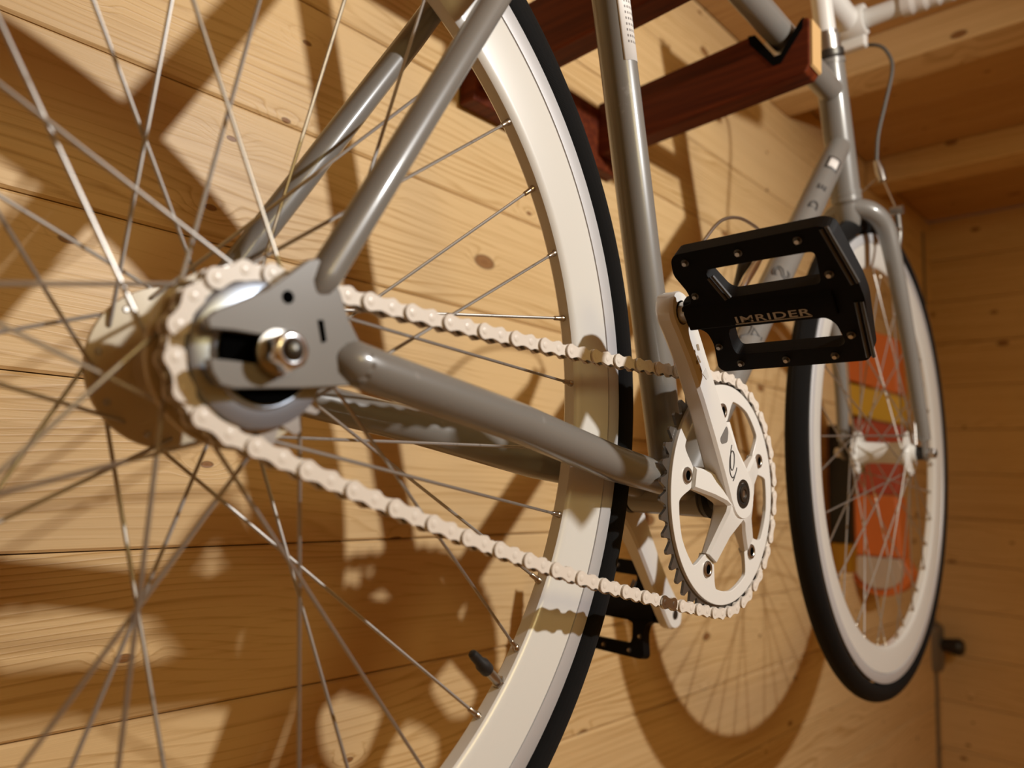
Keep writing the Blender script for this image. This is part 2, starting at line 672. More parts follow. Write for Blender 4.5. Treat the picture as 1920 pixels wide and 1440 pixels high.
MB().tube([(0.155, -0.038, 0.262), (0.155, 0.038, 0.262)], 0.0075, 18).build('brake_bridge', FRAME, frame, smooth=True)
MB().tube([(0.355, -0.028, -0.045), (0.355, 0.028, -0.045)], 0.006, 16).build('chainstay_bridge', FRAME, frame, smooth=True)
drop = [(-0.0291, 0.0090), (-0.0255, 0.0128), (-0.0167, 0.0178), (-0.006, 0.0243), (0.0031, 0.0324), (0.0121, 0.0408), (0.0166, 0.0425),
        (0.0252, 0.0345), (0.0285, 0.0306), (0.0337, 0.0192), (0.0408, 0.0096), (0.0414, -0.0086), (0.0121, -0.0129), (-0.016, -0.016),
        (-0.0219, -0.0152), (-0.0256, -0.0106), (-0.0271, -0.0058), (-0.0174, -0.0055), (0.001, -0.0055), (0.0055, -0.0028), (0.0062, 0.0002),
        (0.0055, 0.0033), (0.001, 0.0060), (-0.0182, 0.0060), (-0.0280, 0.0052)]
for s in (-1, 1):
    d = MB()
    d.prism(drop, XZ, s * 0.0530, s * 0.0580)
    do = d.build('dropout', FRAME, frame, bevel=0.0006)
    hy = s * 0.0581
    MB().lathe([(0.0, 0), (0.0027, 0), (0.0027, s * 0.0004), (0.0, s * 0.0004)], (0.0035, hy - s * 0.0002, 0.0232), n=20).build('eyelet_hole', HOLE, frame)
    sl = [(0.0180, 0.0163), (0.0206, 0.0168), (0.0228, 0.0080), (0.0206, 0.0070)]
    MB().prism(sl, XZ, hy - s * 0.0002, hy + s * 0.0003).build('window_slot', HOLE, frame)
    # lumpy weld beads where the stays meet the plate
    for k_ in range(7):
        q = -1.2 + 2.4 * k_ / 6
        bw = MB()
        bw.tube([(0.0405 - 0.003 * abs(q), s * (0.0555 + 0.0088 * cos(q) - 0.0012), 0.0005 + 0.0092 * sin(q)), (0.0440 - 0.003 * abs(q), s * (0.0555 + 0.0088 * cos(q)), 0.0000 + 0.0092 * sin(q))], [0.0016, 0.0019], 8)
        bw.build('weld_bead', FRAME, frame, smooth=True)


def patch(name, base, ax, r, a0, a1, l0, l1, m_, parent, ref, n=10):
    """sticker on a tube: arc a0..a1 (degrees about the tube axis, from ref), length l0..l1 along it"""
    ax = ax.normalized()
    ref = (ref - ax * ref.dot(ax)).normalized()
    bb = ax.cross(ref)
    vs, fs = [], []
    for i in range(n + 1):
        q = radians(a0 + (a1 - a0) * i / n)
        for l in (l0, l1):
            vs.append(base + ax * l + (ref * cos(q) + bb * sin(q)) * r)
    for i in range(n):
        fs.append((2 * i, 2 * i + 2, 2 * i + 3, 2 * i + 1))
    me = bpy.data.meshes.new(name)
    me.from_pydata(vs, [], fs)
    uvl = me.uv_layers.new(name='UVMap')
    for p in me.polygons:
        for li in p.loop_indices:
            vi = me.loops[li].vertex_index
            uvl.data[li].uv = ((vi // 2) / n, vi % 2)
        p.use_smooth = True
    me.materials.append(m_)
    o = bpy.data.objects.new(name, me)
    COL.objects.link(o)
    o.parent = parent
    sd = o.modifiers.new('thickness', 'SOLIDIFY')
    sd.thickness = 0.0002
    return o


zst = lambda z: (z - BB.z) / sdir.z
pt = patch('sticker', BB, sdir, 0.01525, 0, 74, zst(0.283), zst(0.40), STICKW, frame, V(cos(radians(228)), sin(radians(228)), 0))
pt['label'] = 'white label with rows of tiny print'


def glyphs(body, size, extr, m_, name, parent, fn, xs=1.0, fill=True, bev=0.0, off=0.0):
    c = bpy.data.curves.new(name, 'FONT')
    c.body = body
    c.size = size
    c.resolution_u = 3
    c.offset = off
    c.space_character = 1.0 + off * 900
    if not fill:
        c.fill_mode = 'NONE'
        c.bevel_depth = bev
        c.bevel_resolution = 1
    t = bpy.data.objects.new(name, c)
    COL.objects.link(t)
    dg = bpy.context.evaluated_depsgraph_get()
    me = bpy.data.meshes.new_from_object(t.evaluated_get(dg))
    bpy.data.objects.remove(t)
    bpy.data.curves.remove(c)
    bm = bmesh.new()
    bm.from_mesh(me)
    if fill and extr:
        r = bmesh.ops.extrude_face_region(bm, geom=bm.faces[:])
        bmesh.ops.translate(bm, verts=[e for e in r['geom'] if isinstance(e, bmesh.types.BMVert)], vec=(0, 0, extr))
    for v in bm.verts:
        v.co = fn(v.co.x * xs, v.co.y, v.co.z)
    bmesh.ops.recalc_face_normals(bm, faces=bm.faces)
    bm.to_mesh(me)
    bm.free()
    me.materials.clear()
    me.materials.append(m_)
    o = bpy.data.objects.new(name, me)
    COL.objects.link(o)
    o.parent = parent
    return o


# decals on the down tube
ddir = (DT1 - DT0).normalized()
nref = V(0, -1, 0)
bref = ddir.cross(nref)


def wrap(l0, a0, r=0.0161):
    def fn(tx, ty, tz):
        q = a0 + ty / r
        return DT0 + ddir * (l0 + tx) + (nref * cos(q) + bref * sin(q)) * (r + tz)
    return fn


def lpos(x):
    return (x - DT0.x) / ddir.x


for ch, xx, sz in (('A', 0.548, 0.030), ('S', 0.622, 0.028), ('A', 0.685, 0.018), ('D', 0.718, 0.016), ('E', 0.748, 0.015)):
    glyphs(ch, sz, 0, DARKPRINT, 'outlined_letter', frame, wrap(lpos(xx), -0.72 - sz * 0.36 / 0.016), xs=1.45, fill=False, bev=0.0007)
bd = patch('badge', DT0, ddir, 0.0162, -72, -8, lpos(0.783), lpos(0.803), DARKPRINT, frame, nref)
bd['label'] = 'small square badge with a dark border'
patch('badge_face', DT0, ddir, 0.0165, -62, -18, lpos(0.786), lpos(0.800), TAPE, frame, nref)


# wheels -----------------------------------------------------------------
def make_wheel(cx, cz, phi, dirs, rear):
    c = (cx, 0, cz)
    rim = MB()
    h = [(0.2668, 0.0), (0.2669, 0.0040), (0.2690, 0.0062), (0.2730, 0.0070), (0.3005, 0.0101), (0.3006, 0.0101), (0.3008, 0.0090), (0.3010, 0.0)]
    prof = [(r, -y) for r, y in h] + [(r, y) for r, y in reversed(h[1:-1])]
    rim.lathe(prof, c, n=180, close=True)
    lab = ('rear' if rear else 'front') + ' wheel rim, deep white enamel'
    R = rim.build('wheel', RIMW, bike, smooth=True, label=lab)
    bt = MB()
    for s in (-1, 1):
        bt.lathe([(0.3013, s * 0.0080), (0.3013, s * 0.0102), (0.3016, s * 0.0106), (0.3135, s * 0.0107), (0.3139, s * 0.0104), (0.3139, s * 0.0080)], c, n=180, close=True)
    bt.build('brake_track', ALU, R, smooth=True, label='bare aluminium brake track')
    # tyre
    ty = bpy.data.meshes.new('tire')
    rc, a = 0.3263, 0.0129
    n, m_ = 180, 22
    q0 = atan2(0.0098, 0.3130 - rc)
    vs, fs = [], []
    for i in range(n):
        for j in range(m_):
            q = q0 - 2 * q0 * j / (m_ - 1)
            rr, yy = rc + a * cos(q), a * sin(q)
            th = 2 * pi * i / n
            vs.append((cx + rr * cos(th), yy, cz + rr * sin(th)))
    for i in range(n):
        for j in range(m_ - 1):
            i2 = (i + 1) % n
            fs.append((i * m_ + j, i * m_ + j + 1, i2 * m_ + j + 1, i2 * m_ + j))
    ty.from_pydata(vs, [], fs)
    uvl = ty.uv_layers.new(name='UVMap')
    for p in ty.polygons:
        p.use_smooth = True
        i, j = p.index // (m_ - 1), p.index % (m_ - 1)
        for li, (di, dj) in zip(p.loop_indices, ((0, 0), (0, 1), (1, 1), (1, 0))):
            cc = abs((j + dj) - (m_ - 1) / 2) / (m_ - 1)
            uvl.data[li].uv = ((i + di) / n * 16, cc * 0.5)
    ty.materials.append(TYRE)
    to = bpy.data.objects.new('tire', ty)
    COL.objects.link(to)
    to.parent = R
    # hub
    hb = MB()
    if rear:
        yD, yN, rf, rh = -0.028, 0.036, 0.0385, 0.0336
        hb.lathe([(0.006, -0.036), (0.017, -0.036), (0.0175, -0.0305), (0.030, -0.0300), (rf, -0.0296), (rf + 0.0004, -0.0280), (rf, -0.0262), (0.030, -0.0255), (0.0195, -0.0250),
                  (0.0170, -0.020), (0.0165, 0.0), (0.0170, 0.028), (0.0195, 0.0333), (0.030, 0.0338), (rf, 0.0343), (rf + 0.0004, 0.036), (rf, 0.0378), (0.020, 0.0384), (0.016, 0.046), (0.006, 0.046)], c, n=56)
        hub = hb.build('hub', CREAM, R, smooth=True, label='cream high flange hub')
    else:
        yD, yN, rf, rh = -0.034, 0.034, 0.0315, 0.0275
        hb.lathe([(0.005, -0.044), (0.012, -0.044), (0.0135, -0.0375), (rf, -0.0358), (rf, -0.0325), (0.019, -0.031), (0.0158, -0.022), (0.0150, 0.0),
                  (0.0158, 0.022), (0.019, 0.031), (rf, 0.0325), (rf, 0.0358), (0.0135, 0.0375), (0.012, 0.044), (0.005, 0.044)], c, n=40)
        hub = hb.build('hub', RIMW, R, smooth=True, label='white front hub')
    # spokes: one straight steel wire each with its nipple
    for i in range(36):
        a_ = radians(phi - 10 * i)
        side, sg = dirs[i % 4]
        yf = yD if side == 'D' else yN
        ha = a_ + radians(60 * sg)
        oy = 0.0028 * (1 if sg > 0 else -1) * (1 if side == 'D' else -1)
        P0 = V(cx + rh * cos(ha), yf + oy, cz + rh * sin(ha))
        ysd = -0.0012 if side == 'D' else 0.0012
        P1 = V(cx + 0.2672 * cos(a_), ysd, cz + 0.2672 * sin(a_))
        d = (P1 - P0).normalized()
        Ph = V(P0.x, yf - oy * 0.75, P0.z)
        MB().tube([Ph, V(P0.x, yf + oy * 0.4, P0.z), P0 + d * 0.0016, P1 - d * 0.006], 0.00098, 8).build('spoke', STEEL, R, smooth=True)
        MB().tube([P1 - d * 0.0095, P1 - d * 0.0090, P1 - d * 0.0035, P1 - d * 0.0030, P1, P1 + d * 0.002],
                  [0.0013, 0.00165, 0.00175, 0.0022, 0.0024, 0.0024], 10).build('nipple', BRASS, R, smooth=True)
        MB().lathe([(0.0, 0), (0.0013, 0.0), (0.0018, 0.0005), (0.0019, 0.0011), (0.0, 0.0011)],
                   (P0.x, yf - oy * 0.72 - 0.0006, P0.z), n=10).build('spoke_head', SATIN, R)
    return R, hub


DIRS = [('N', 1), ('D', 1), ('N', -1), ('D', -1)]
rear, rhub = make_wheel(0, 0, 54.215, DIRS, True)
front, fhub = make_wheel(1.0120, -0.0006, 48.0, DIRS, False)

# valve of the rear wheel
va = radians(54.215 - 95)
vd = V(-cos(va), 0, -sin(va))
P = V(0.2668 * cos(va), 0, 0.2668 * sin(va))
MB().tube([P - vd * 0.002, P + vd * 0.0016], 0.0042, 6).build('valve_nut', SATIN, rear)
MB().tube([P, P + vd * 0.015], 0.0030, 14).build('valve_stem', SATIN, rear, smooth=True)
MB().tube([P + vd * 0.0135, P + vd * 0.0145, P + vd * 0.021, P + vd * 0.0235, P + vd * 0.0300, P + vd * 0.0325, P + vd * 0.0335],
          [0.0040, 0.0044, 0.0044, 0.0033, 0.0031, 0.0026, 0.0012], 16).build('valve_cap', BLACKP, rear, smooth=True)

# rear axle, nuts, freewheel and sprocket
MB().lathe([(0.0, -0.0725), (0.0028, -0.0722), (0.0042, -0.0710), (0.0046, -0.0695), (0.0046, 0.0695), (0.0042, 0.0710), (0.0, 0.0725)], (0, 0, 0), n=24).build('axle', DARKSTEEL, rear, smooth=True)
for s in (-1, 1):
    MB().lathe([(0.0048, s * 0.0581), (0.0092, s * 0.0581), (0.0094, s * 0.0588), (0.0092, s * 0.0600), (0.0048, s * 0.0602)], (0, 0, 0), n=36).build('washer', SATIN, rear, smooth=True)
    hx = MB()
    pr = []
    n = 48
    vs = []
    prof = [(0.98, 0.0602), (1.0, 0.0608), (1.0, 0.0680), (0.93, 0.0700), (0.80, 0.0705)]
    for k_ in range(n):
        q = 2 * pi * k_ / n
        hexr = 0.0074 / cos(((q + pi / 6) % (pi / 3)) - pi / 6)
        for j, (f, y) in enumerate(prof):
            r_ = min(hexr, 0.0083) * f if j < 3 else 0.0074 * f
            vs.append((r_ * cos(q), s * y, r_ * sin(q)))
        vs.append((0.0047 * cos(q), s * 0.0703, 0.0047 * sin(q)))
        vs.append((0.0047 * cos(q), s * 0.0602, 0.0047 * sin(q)))
    mm = len(prof) + 2
    fs = []
    for k_ in range(n):
        k2 = (k_ + 1) % n
        for j in range(mm):
            j2 = (j + 1) % mm
            fs.append((k_ * mm + j, k_ * mm + j2, k2 * mm + j2, k2 * mm + j))
    hx.add(vs, fs)
    hx.build('axle_nut', CHROME, rear, smooth=True)
MB().lathe([(0.0048, -0.0527), (0.0200, -0.0527), (0.0205, -0.0522), (0.0205, -0.0508), (0.0048, -0.0505)], (0, 0, 0), n=32).build('lock_nut', HOLE, rear, smooth=True)
MB().lathe([(0.0048, 0.0527), (0.0105, 0.0527), (0.0110, 0.0522), (0.0110, 0.0462), (0.0048, 0.0460)], (0, 0, 0), n=32).build('lock_nut', BLACKP, rear, smooth=True)
MB().lathe([(0.0110, -0.0490), (0.0150, -0.0500), (0.0215, -0.0506), (0.0222, -0.0500), (0.0226, -0.0488), (0.0290, -0.0482), (0.0302, -0.0474), (0.0304, -0.0455), (0.0304, -0.0390), (0.0280, -0.0365), (0.0110, -0.0362)],
           (0, 0, 0), n=64).build('freewheel', ZINC, rear, smooth=True, label='zinc plated freewheel body')

# front axle
MB().lathe([(0.0, -0.0690), (0.0040, -0.0685), (0.0045, -0.067), (0.0045, 0.067), (0.0040, 0.0685), (0.0, 0.069)], (1.012, 0, -0.0006), n=20).build('axle', DARKSTEEL, front, smooth=True)
for s in (-1, 1):
    MB().lathe([(0.0046, s * 0.0588), (0.0085, s * 0.0588), (0.0085, s * 0.0598), (0.0078, s * 0.0600), (0.0078, s * 0.0660), (0.0068, s * 0.0672), (0.0046, s * 0.0672)], (1.012, 0, -0.0006), n=6).build('axle_nut', SATIN, front)
    MB().lathe([(0.0046, s * 0.0525), (0.0095, s * 0.0525), (0.0095, s * 0.0440), (0.0046, s * 0.0440)], (1.012, 0, -0.0006), n=24).build('lock_nut', BLACKP, front, smooth=True)

# chain ------------------------------------------------------------------
YCH = -0.0461
r1, r2c = 0.0346, 0.0930
d_ = hypot(XBB, ZBB)
base = atan2(ZBB, XBB)
be = asin((r2c - r1) / d_)
aU, aL = base + pi / 2 + be, base - pi / 2 - be
U1 = V(r1 * cos(aU), YCH, r1 * sin(aU))
U2 = V(XBB + r2c * cos(aU), YCH, ZBB + r2c * sin(aU))
L1 = V(r1 * cos(aL), YCH, r1 * sin(aL))
L2 = V(XBB + r2c * cos(aL), YCH, ZBB + r2c * sin(aL))
run = (U2 - U1).length
arcR = r2c * ((aU - aL) % (2 * pi))
arcS = r1 * (2 * pi - ((aU - aL) % (2 * pi)))
TOT = 2 * run + arcR + arcS
NL = int(round(TOT / 0.0127 / 2)) * 2
PT = TOT / NL


YSP = -0.0415


def skew(p):
    return V(p.x, YSP + (YCH - YSP) * min(max(p.x / XBB, 0), 1), p.z)


def chain_at(s):
    s %= TOT
    if s < run:
        t = s / run
        return skew(U1.lerp(U2, t) - V(0, 0, 0.0055 * 4 * t * (1 - t)))
    s -= run
    if s < arcR:
        q = aU - s / r2c
        return V(XBB + r2c * cos(q), YCH, ZBB + r2c * sin(q))
    s -= arcR
    if s < run:
        t = s / run
        return skew(L2.lerp(L1, t) - V(0, 0, 0.0085 * 4 * t * (1 - t)))
    s -= run
    q = aL - s / r1
    return skew(V(r1 * cos(q), YCH, r1 * sin(q)))


def fig8(w=0.0045, waist=0.0030, p=PT):
    top = []
    for k_ in range(9):
        q = radians(200 - 20 * k_ * 0.93) if False else None
    pts = []
    for k_ in range(9):                      # left end, going over the top to the right
        q = pi * 0.5 + pi * k_ / 8
        pts.append((-p / 2 + w * cos(q), w * sin(q)))
    pts.append((-p / 5, -waist - 0.0004))
    pts.append((0, -waist))
    pts.append((p / 5, -waist - 0.0004))
    for k_ in range(9):
        q = -pi * 0.5 + pi * k_ / 8
        pts.append((p / 2 + w * cos(q), w * sin(q)))
    pts.append((p / 5, waist + 0.0004))
    pts.append((0, waist))
    pts.append((-p / 5, waist + 0.0004))
    return pts


F8 = fig8()


def link_mesh(yc, pin):
    b = MB()
    for s in (-1, 1):
        b.prism(F8, XZ, s * yc - 0.0006, s * yc + 0.0006)
    for e in (-1, 1):
        if pin:
            b.lathe([(0.0, -0.00495), (0.0015, -0.00495), (0.0020, -0.0048), (0.0020, 0.0048), (0.0015, 0.00495), (0.0, 0.00495)], (e * PT / 2, 0, 0), n=12)
    return b


rol = MB()
starts = [i * PT + 0.0033 for i in range(NL)]
for s_ in starts:
    p_ = chain_at(s_)
    rol.lathe([(0.0, -0.0017), (0.0038, -0.0017), (0.0038, 0.0017), (0.0, 0.0017)], p_, n=12)
chain = rol.build('chain', DARKSTEEL, bike, smooth=True, label='dark steel rollers of the cream painted chain')
outer = link_mesh(0.0041, True).build('chain_link', CHAINM, chain, smooth=True)
inner = link_mesh(0.0026, False).build('chain_link', CHAINM, chain, smooth=True)
# the half-bright connecting link sits on the lower run just behind the chainring
best, bi = 9, -1
for i in range(NL):
    mid = chain_at(starts[i] + PT / 2)
    if i % 2 == 0 and mid.z < -0.08 and abs(mid.x - 0.318) < best:
        best, bi = abs(mid.x - 0.318), i
used = {0: False, 1: False}
for i in range(NL):
    a, b = chain_at(starts[i]), chain_at(starts[i] + PT)
    d = (b - a)
    ang = atan2(d.z, d.x)
    M4 = Matrix.Translation((a + b) / 2) @ Matrix.Rotation(-ang, 4, 'Y')
    if i == bi:
        c = link_mesh(0.0041, True).build('connecting_link', SATIN, chain, smooth=True, label='bright steel connecting link')
        c.matrix_local = M4
        continue
    src = outer if i % 2 == 0 else inner
    if not used[i % 2]:
        used[i % 2] = True
        src.matrix_local = M4
    else:
        put('chain_link', src, chain, M4)


# sprocket and chainring teeth, phased to the chain
def toothed(c, rp, n, ph, ro, rr):
    out = []
    for k_ in range(n):
        q = ph + 2 * pi * k_ / n
        w_ = 2 * pi / n
        for f, r_ in ((-0.5, rr), (-0.40, rr + 0.0004), (-0.27, rp - 0.0008), (-0.12, ro - 0.0004), (0.0, ro), (0.12, ro - 0.0004), (0.27, rp - 0.0008), (0.40, rr + 0.0004)):
            out.append((c[0] + r_ * cos(q + f * w_), c[1] + r_ * sin(q + f * w_)))
    return out


def phase(c, lo):
    for s_ in starts:
        p_ = chain_at(s_)
        if lo(s_ % TOT):
            return atan2(p_.z - c[1], p_.x - c[0])


phS = phase((0, 0), lambda s_: s_ > 2 * run + arcR + 0.02)
phR = phase((XBB, ZBB), lambda s_: run + 0.1 < s_ < run + arcR)
po = toothed((0, 0), r1, 17, phS + pi / 17, 0.0378, 0.0310)
pi_ = [(0.0300 * cos(atan2(b, a)), 0.0300 * sin(atan2(b, a))) for a, b in po]
MB().ringprism(po, pi_, XZ, YSP - 0.0012, YSP + 0.0012).build('sprocket', SATIN, rear)

# crankset ---------------------------------------------------------------
CA, CS = radians(132.77), radians(96.54)


def radial(t, w, ang, y, c=(XBB, ZBB)):
    return V(c[0] + t * cos(ang) - w * sin(ang), y, c[1] + t * sin(ang) + w * cos(ang))


def arm(mb, ang, secs):
    """secs: (t, half width, y outer, y inner) -> lofted bar with softened edges"""
    vs, fs = [], []
    n = 8
    for t, w, yo, yi in secs:
        e = min(w * 0.35, 0.0022)
        ey_ = min(abs(yo - yi) * 0.3, 0.0022) * (1 if yo > yi else -1)
        for ww, yy in ((-w, yi + ey_), (-w, yo - ey_), (-w + e, yo), (w - e, yo), (w, yo - ey_), (w, yi + ey_), (w - e, yi), (-w + e, yi)):
            vs.append(radial(t, ww, ang, yy))
    for i in range(len(secs) - 1):
        for k_ in range(n):
            k2 = (k_ + 1) % n
            fs.append((i * n + k_, i * n + k2, (i + 1) * n + k2, (i + 1) * n + k_))
    fs.append(tuple(range(n)))
    fs.append(tuple((len(secs) - 1) * n + k_ for k_ in range(n)))
    mb.add(vs, fs)


def crank_secs(L_, s, eye, boss):
    """s = -1 drive side, +1 other side"""
    S = []
    for q in range(0, 8):
        t = -0.0205 * cos(pi / 2 * q / 7)
        S.append((t, sqrt(max(0.0205 ** 2 - t * t, 4e-6)), s * boss[0], s * boss[1]))
    for f, w in ((0.06, 0.0195), (0.12, 0.0172), (0.22, 0.0148), (0.4, 0.0128), (0.6, 0.0122), (0.8, 0.0126), (0.93, 0.0137)):
        k_ = f * f * (3 - 2 * f)
        S.append((f * L_, w, s * (boss[0] + (eye[0] - boss[0]) * k_), s * (boss[1] + (eye[1] - boss[1]) * k_)))
    for q in range(0, 9):
        t = 0.0142 * sin(pi / 2 * q / 8)
        S.append((L_ + t, sqrt(max(0.0142 ** 2 - t * t, 4e-6)), s * eye[0], s * eye[1]))
    return S


CL = 0.1693
cr = MB()
arm(cr, CA, crank_secs(CL, -1, (0.0735, 0.0600), (0.0640, 0.0470)))
crank = cr.build('crankset', WHITE, bike, smooth=True, label='scuffed white crank arm on the drive side')
for k_ in range(5):
    sp = MB()
    q = CS + 2 * pi * k_ / 5
    arm(sp, q, [(0.004, 0.0165, -0.0638, -0.0480), (0.014, 0.0150, -0.0636, -0.0480), (0.022, 0.0118, -0.0622, -0.0480), (0.034, 0.0096, -0.0580, -0.0470), (0.0565, 0.0086, -0.0528, -0.0455),
                (0.0567, 0.0082, -0.0470, -0.0440), (0.0735, 0.0072, -0.0470, -0.0440)])
    sp.build('spider_arm', WHITE, crank, smooth=True)
# chainring: white plate with five tabs and five windows
N_ = 360
oc, ic = [], []
for i in range(N_):
    q = 2 * pi * i / N_
    oc.append((XBB + 0.0868 * cos(q), ZBB + 0.0868 * sin(q)))
    f = abs(((q - CS) + pi / 5) % (2 * pi / 5) - pi / 5)
    f = math.degrees(f)
    t = min(max((f - 7.0) / 9.5, 0), 1)
    t = t * t * (3 - 2 * t)
    mid = min(max((f - 16) / 20, 0), 1)
    r_ = 0.0573 + (0.0752 - 0.0573) * t + 0.0022 * mid
    ic.append((XBB + r_ * cos(q), ZBB + r_ * sin(q)))
MB().ringprism(oc, ic, XZ, -0.0500, -0.0468).build('chainring', WHITE, crank, bevel=0.0005, label='white chainring plate with five windows')
po = toothed((XBB, ZBB), r2c, 46, phR + pi / 46, 0.0970, 0.0890)
pi_ = [(XBB + 0.0850 * cos(atan2(b - ZBB, a - XBB)), ZBB + 0.0850 * sin(atan2(b - ZBB, a - XBB))) for a, b in po]
MB().ringprism(po, pi_, XZ, YCH - 0.0011, YCH + 0.0011).build('chainring_teeth', TEETH, crank, label='worn steel teeth of the chainring')
for k_ in range(5):
    p_ = radial(0.0656, 0, CS + 2 * pi * k_ / 5, 0)
    MB().lathe([(0.0036, -0.0490), (0.0036, -0.0512), (0.0040, -0.0516), (0.0058, -0.0514), (0.0064, -0.0506), (0.0064, -0.0495)], p_, n=24).build('chainring_bolt', SATIN, crank, smooth=True)
    MB().lathe([(0.0, -0.0504), (0.0037, -0.0504), (0.0037, -0.0488), (0.0, -0.0488)], p_, n=16).build('bolt_socket', HOLE, crank)
MB().lathe([(0.0084, -0.0638), (0.0088, -0.0645), (0.0112, -0.0645), (0.0116, -0.0638), (0.0116, -0.0600), (0.0084, -0.0600)], BB, n=36).build('crank_boss_ring', DARKSTEEL, crank, smooth=True)
MB().lathe([(0.0, -0.0643), (0.0084, -0.0643), (0.0084, -0.0620), (0.0, -0.0620)], BB, n=32).build('boss_recess', BLACKP, crank)
MB().lathe([(0.0032, -0.0646), (0.0038, -0.0654), (0.0062, -0.0654), (0.0066, -0.0648), (0.0066, -0.0640), (0.0032, -0.0640)], BB, n=6 * 4).build('crank_bolt', DARKSTEEL, crank, smooth=True)
MB().lathe([(0.0030, -0.0690 + 0.0045), (0.0030, -0.0646), (0.0, -0.0646), ], BB, n=16).build('bolt_socket', SATIN, crank)
# printed marks on the crank arm
YM = -0.0656
sh = [radial(t, w, CA, 0) for t, w in ((0.052, -0.0075), (0.0625, -0.0085), (0.0625, 0.0075), (0.058, 0.0085), (0.0535, 0.003))]


def on_crank(t, w, lift=0.0002):
    f = t / CL
    k_ = f * f * (3 - 2 * f)
    return radial(t, w, CA, -(0.0640 + 0.0095 * k_) - lift)


mk = MB()
quad = rounded([(0.0500, -0.0030), (0.0560, -0.0095), (0.0615, -0.0095), (0.0610, 0.0055), (0.0560, 0.0060)], 0.003)
mk.prism(quad, lambda a, b, h: on_crank(a, b, h), -0.0002, 0.0003)
mk.build('logo_shield', MIDPRINT, crank, label='worn grey printed shield')
sw = MB()
sc_ = smooth_path([on_crank(t, w, 0.0002) for t, w in ((0.0215, 0.0010), (0.0225, 0.0060), (0.0290, 0.0070), (0.0375, 0.0005), (0.0395, -0.0055), (0.0350, -0.0070), (0.0285, -0.0015), (0.0275, 0.0030), (0.0320, 0.0035), (0.0400, -0.0030), (0.0435, -0.0080))], 6)
sw.tube(sc_, 0.00045, 6)
sw.tube(smooth_path([on_crank(t, w, 0.0002) for t, w in ((0.0235, -0.0045), (0.0215, 0.0000), (0.0200, 0.0070))], 6), 0.00045, 6)
sw.build('logo_swirl', DARKPRINT, crank, label='thin dark swirl logo')
chipped = MB()
chipped.prism([(0.110, -0.0050), (0.1185, -0.0042), (0.1180, 0.0022), (0.1110, -0.0005)], lambda a, b, h: on_crank(a, b, h), -0.0002, 0.0003)
chipped.build('paint_chip', RIMW, crank, label='clean white chip on the scuffed arm')
SCUFF = mat('brown_scuff', (0.30, 0.22, 0.14), 0.7)
for pts in ([(0.134, -0.004), (0.139, -0.0048), (0.1405, -0.0020), (0.136, -0.0010)], [(0.126, -0.0005), (0.1330, 0.0006), (0.1335, 0.0018), (0.1270, 0.0012)],
            [(0.128, 0.0040), (0.1310, 0.0036), (0.1312, 0.0052), (0.1285, 0.0056)], [(0.120, 0.0020), (0.1235, 0.0024), (0.1232, 0.0034), (0.1202, 0.0030)]):
    MB().prism(rounded(pts, 0.0008, 2), lambda a, b, h: on_crank(a, b, h), -0.0002, 0.00025).build('scuff_mark', SCUFF, crank)
# left crank
lc = MB()
arm(lc, CA + pi, crank_secs(CL, 1, (0.0735, 0.0600), (0.0640, 0.0470)))
lcrank = lc.build('crank_arm', WHITE, bike, smooth=True, label='white crank arm on the wall side')
EL = radial(CL, 0, CA + pi, 0)
MB().lathe([(0.0, 0.0596), (0.0048, 0.0596), (0.0048, 0.0604), (0.0, 0.0604)], (EL.x, 0, EL.z), n=20).build('pedal_thread_hole', DARKSTEEL, lcrank)
MB().lathe([(0.0, -0.0346), (0.0140, -0.0346), (0.0205, -0.0350), (0.0212, -0.0385), (0.0140, -0.0395), (0.0085, -0.0470), (0.0, -0.0470)], BB, n=36).build('bearing_cup', BLACKP, frame, smooth=True)
MB().lathe([(0.0, 0.0346), (0.0140, 0.0346), (0.0205, 0.0350), (0.0212, 0.0385), (0.0140, 0.0395), (0.0085, 0.0470), (0.0, 0.0470)], BB, n=36).build('bearing_cup', BLACKP, frame, smooth=True)


# pedals -----------------------------------------------------------------
P_OUT = [(0.0842, 0.0431), (0.0880, 0.0468), (0.1352, 0.0477), (0.1790, 0.0483), (0.1850, 0.0450), (0.1880, 0.0281), (0.1915, 0.0080), (0.1922, -0.0027),
         (0.1893, -0.0280), (0.1877, -0.0420), (0.1840, -0.0467), (0.0900, -0.0478), (0.0868, -0.0440), (0.0905, -0.0241), (0.0893, -0.0150), (0.0855, -0.0112),
         (0.0775, -0.0105), (0.0775, 0.0080), (0.0868, 0.0095), (0.0868, 0.0187), (0.0818, 0.0326)]
P_W1 = [(0.1047, 0.0325), (0.1350, 0.0330), (0.1731, 0.0330), (0.1712, 0.0112), (0.1148, 0.0103), (0.1105, 0.0135), (0.1042, 0.0286)]
P_W2 = [(0.1104, -0.0126), (0.1681, -0.0126), (0.1725, -0.0180), (0.1745, -0.0316), (0.1713, -0.0346), (0.1040, -0.0346), (0.1025, -0.0290), (0.1040, -0.0141)]
PINS = [(0.0934, 0.0400), (0.1293, 0.0405), (0.1656, 0.0417), (0.1771, 0.0168), (0.1790, -0.0267), (0.1660, -0.0410), (0.1353, -0.0412), (0.1042, -0.0415), (0.0937, -0.0265), (0.0912, 0.0150)]


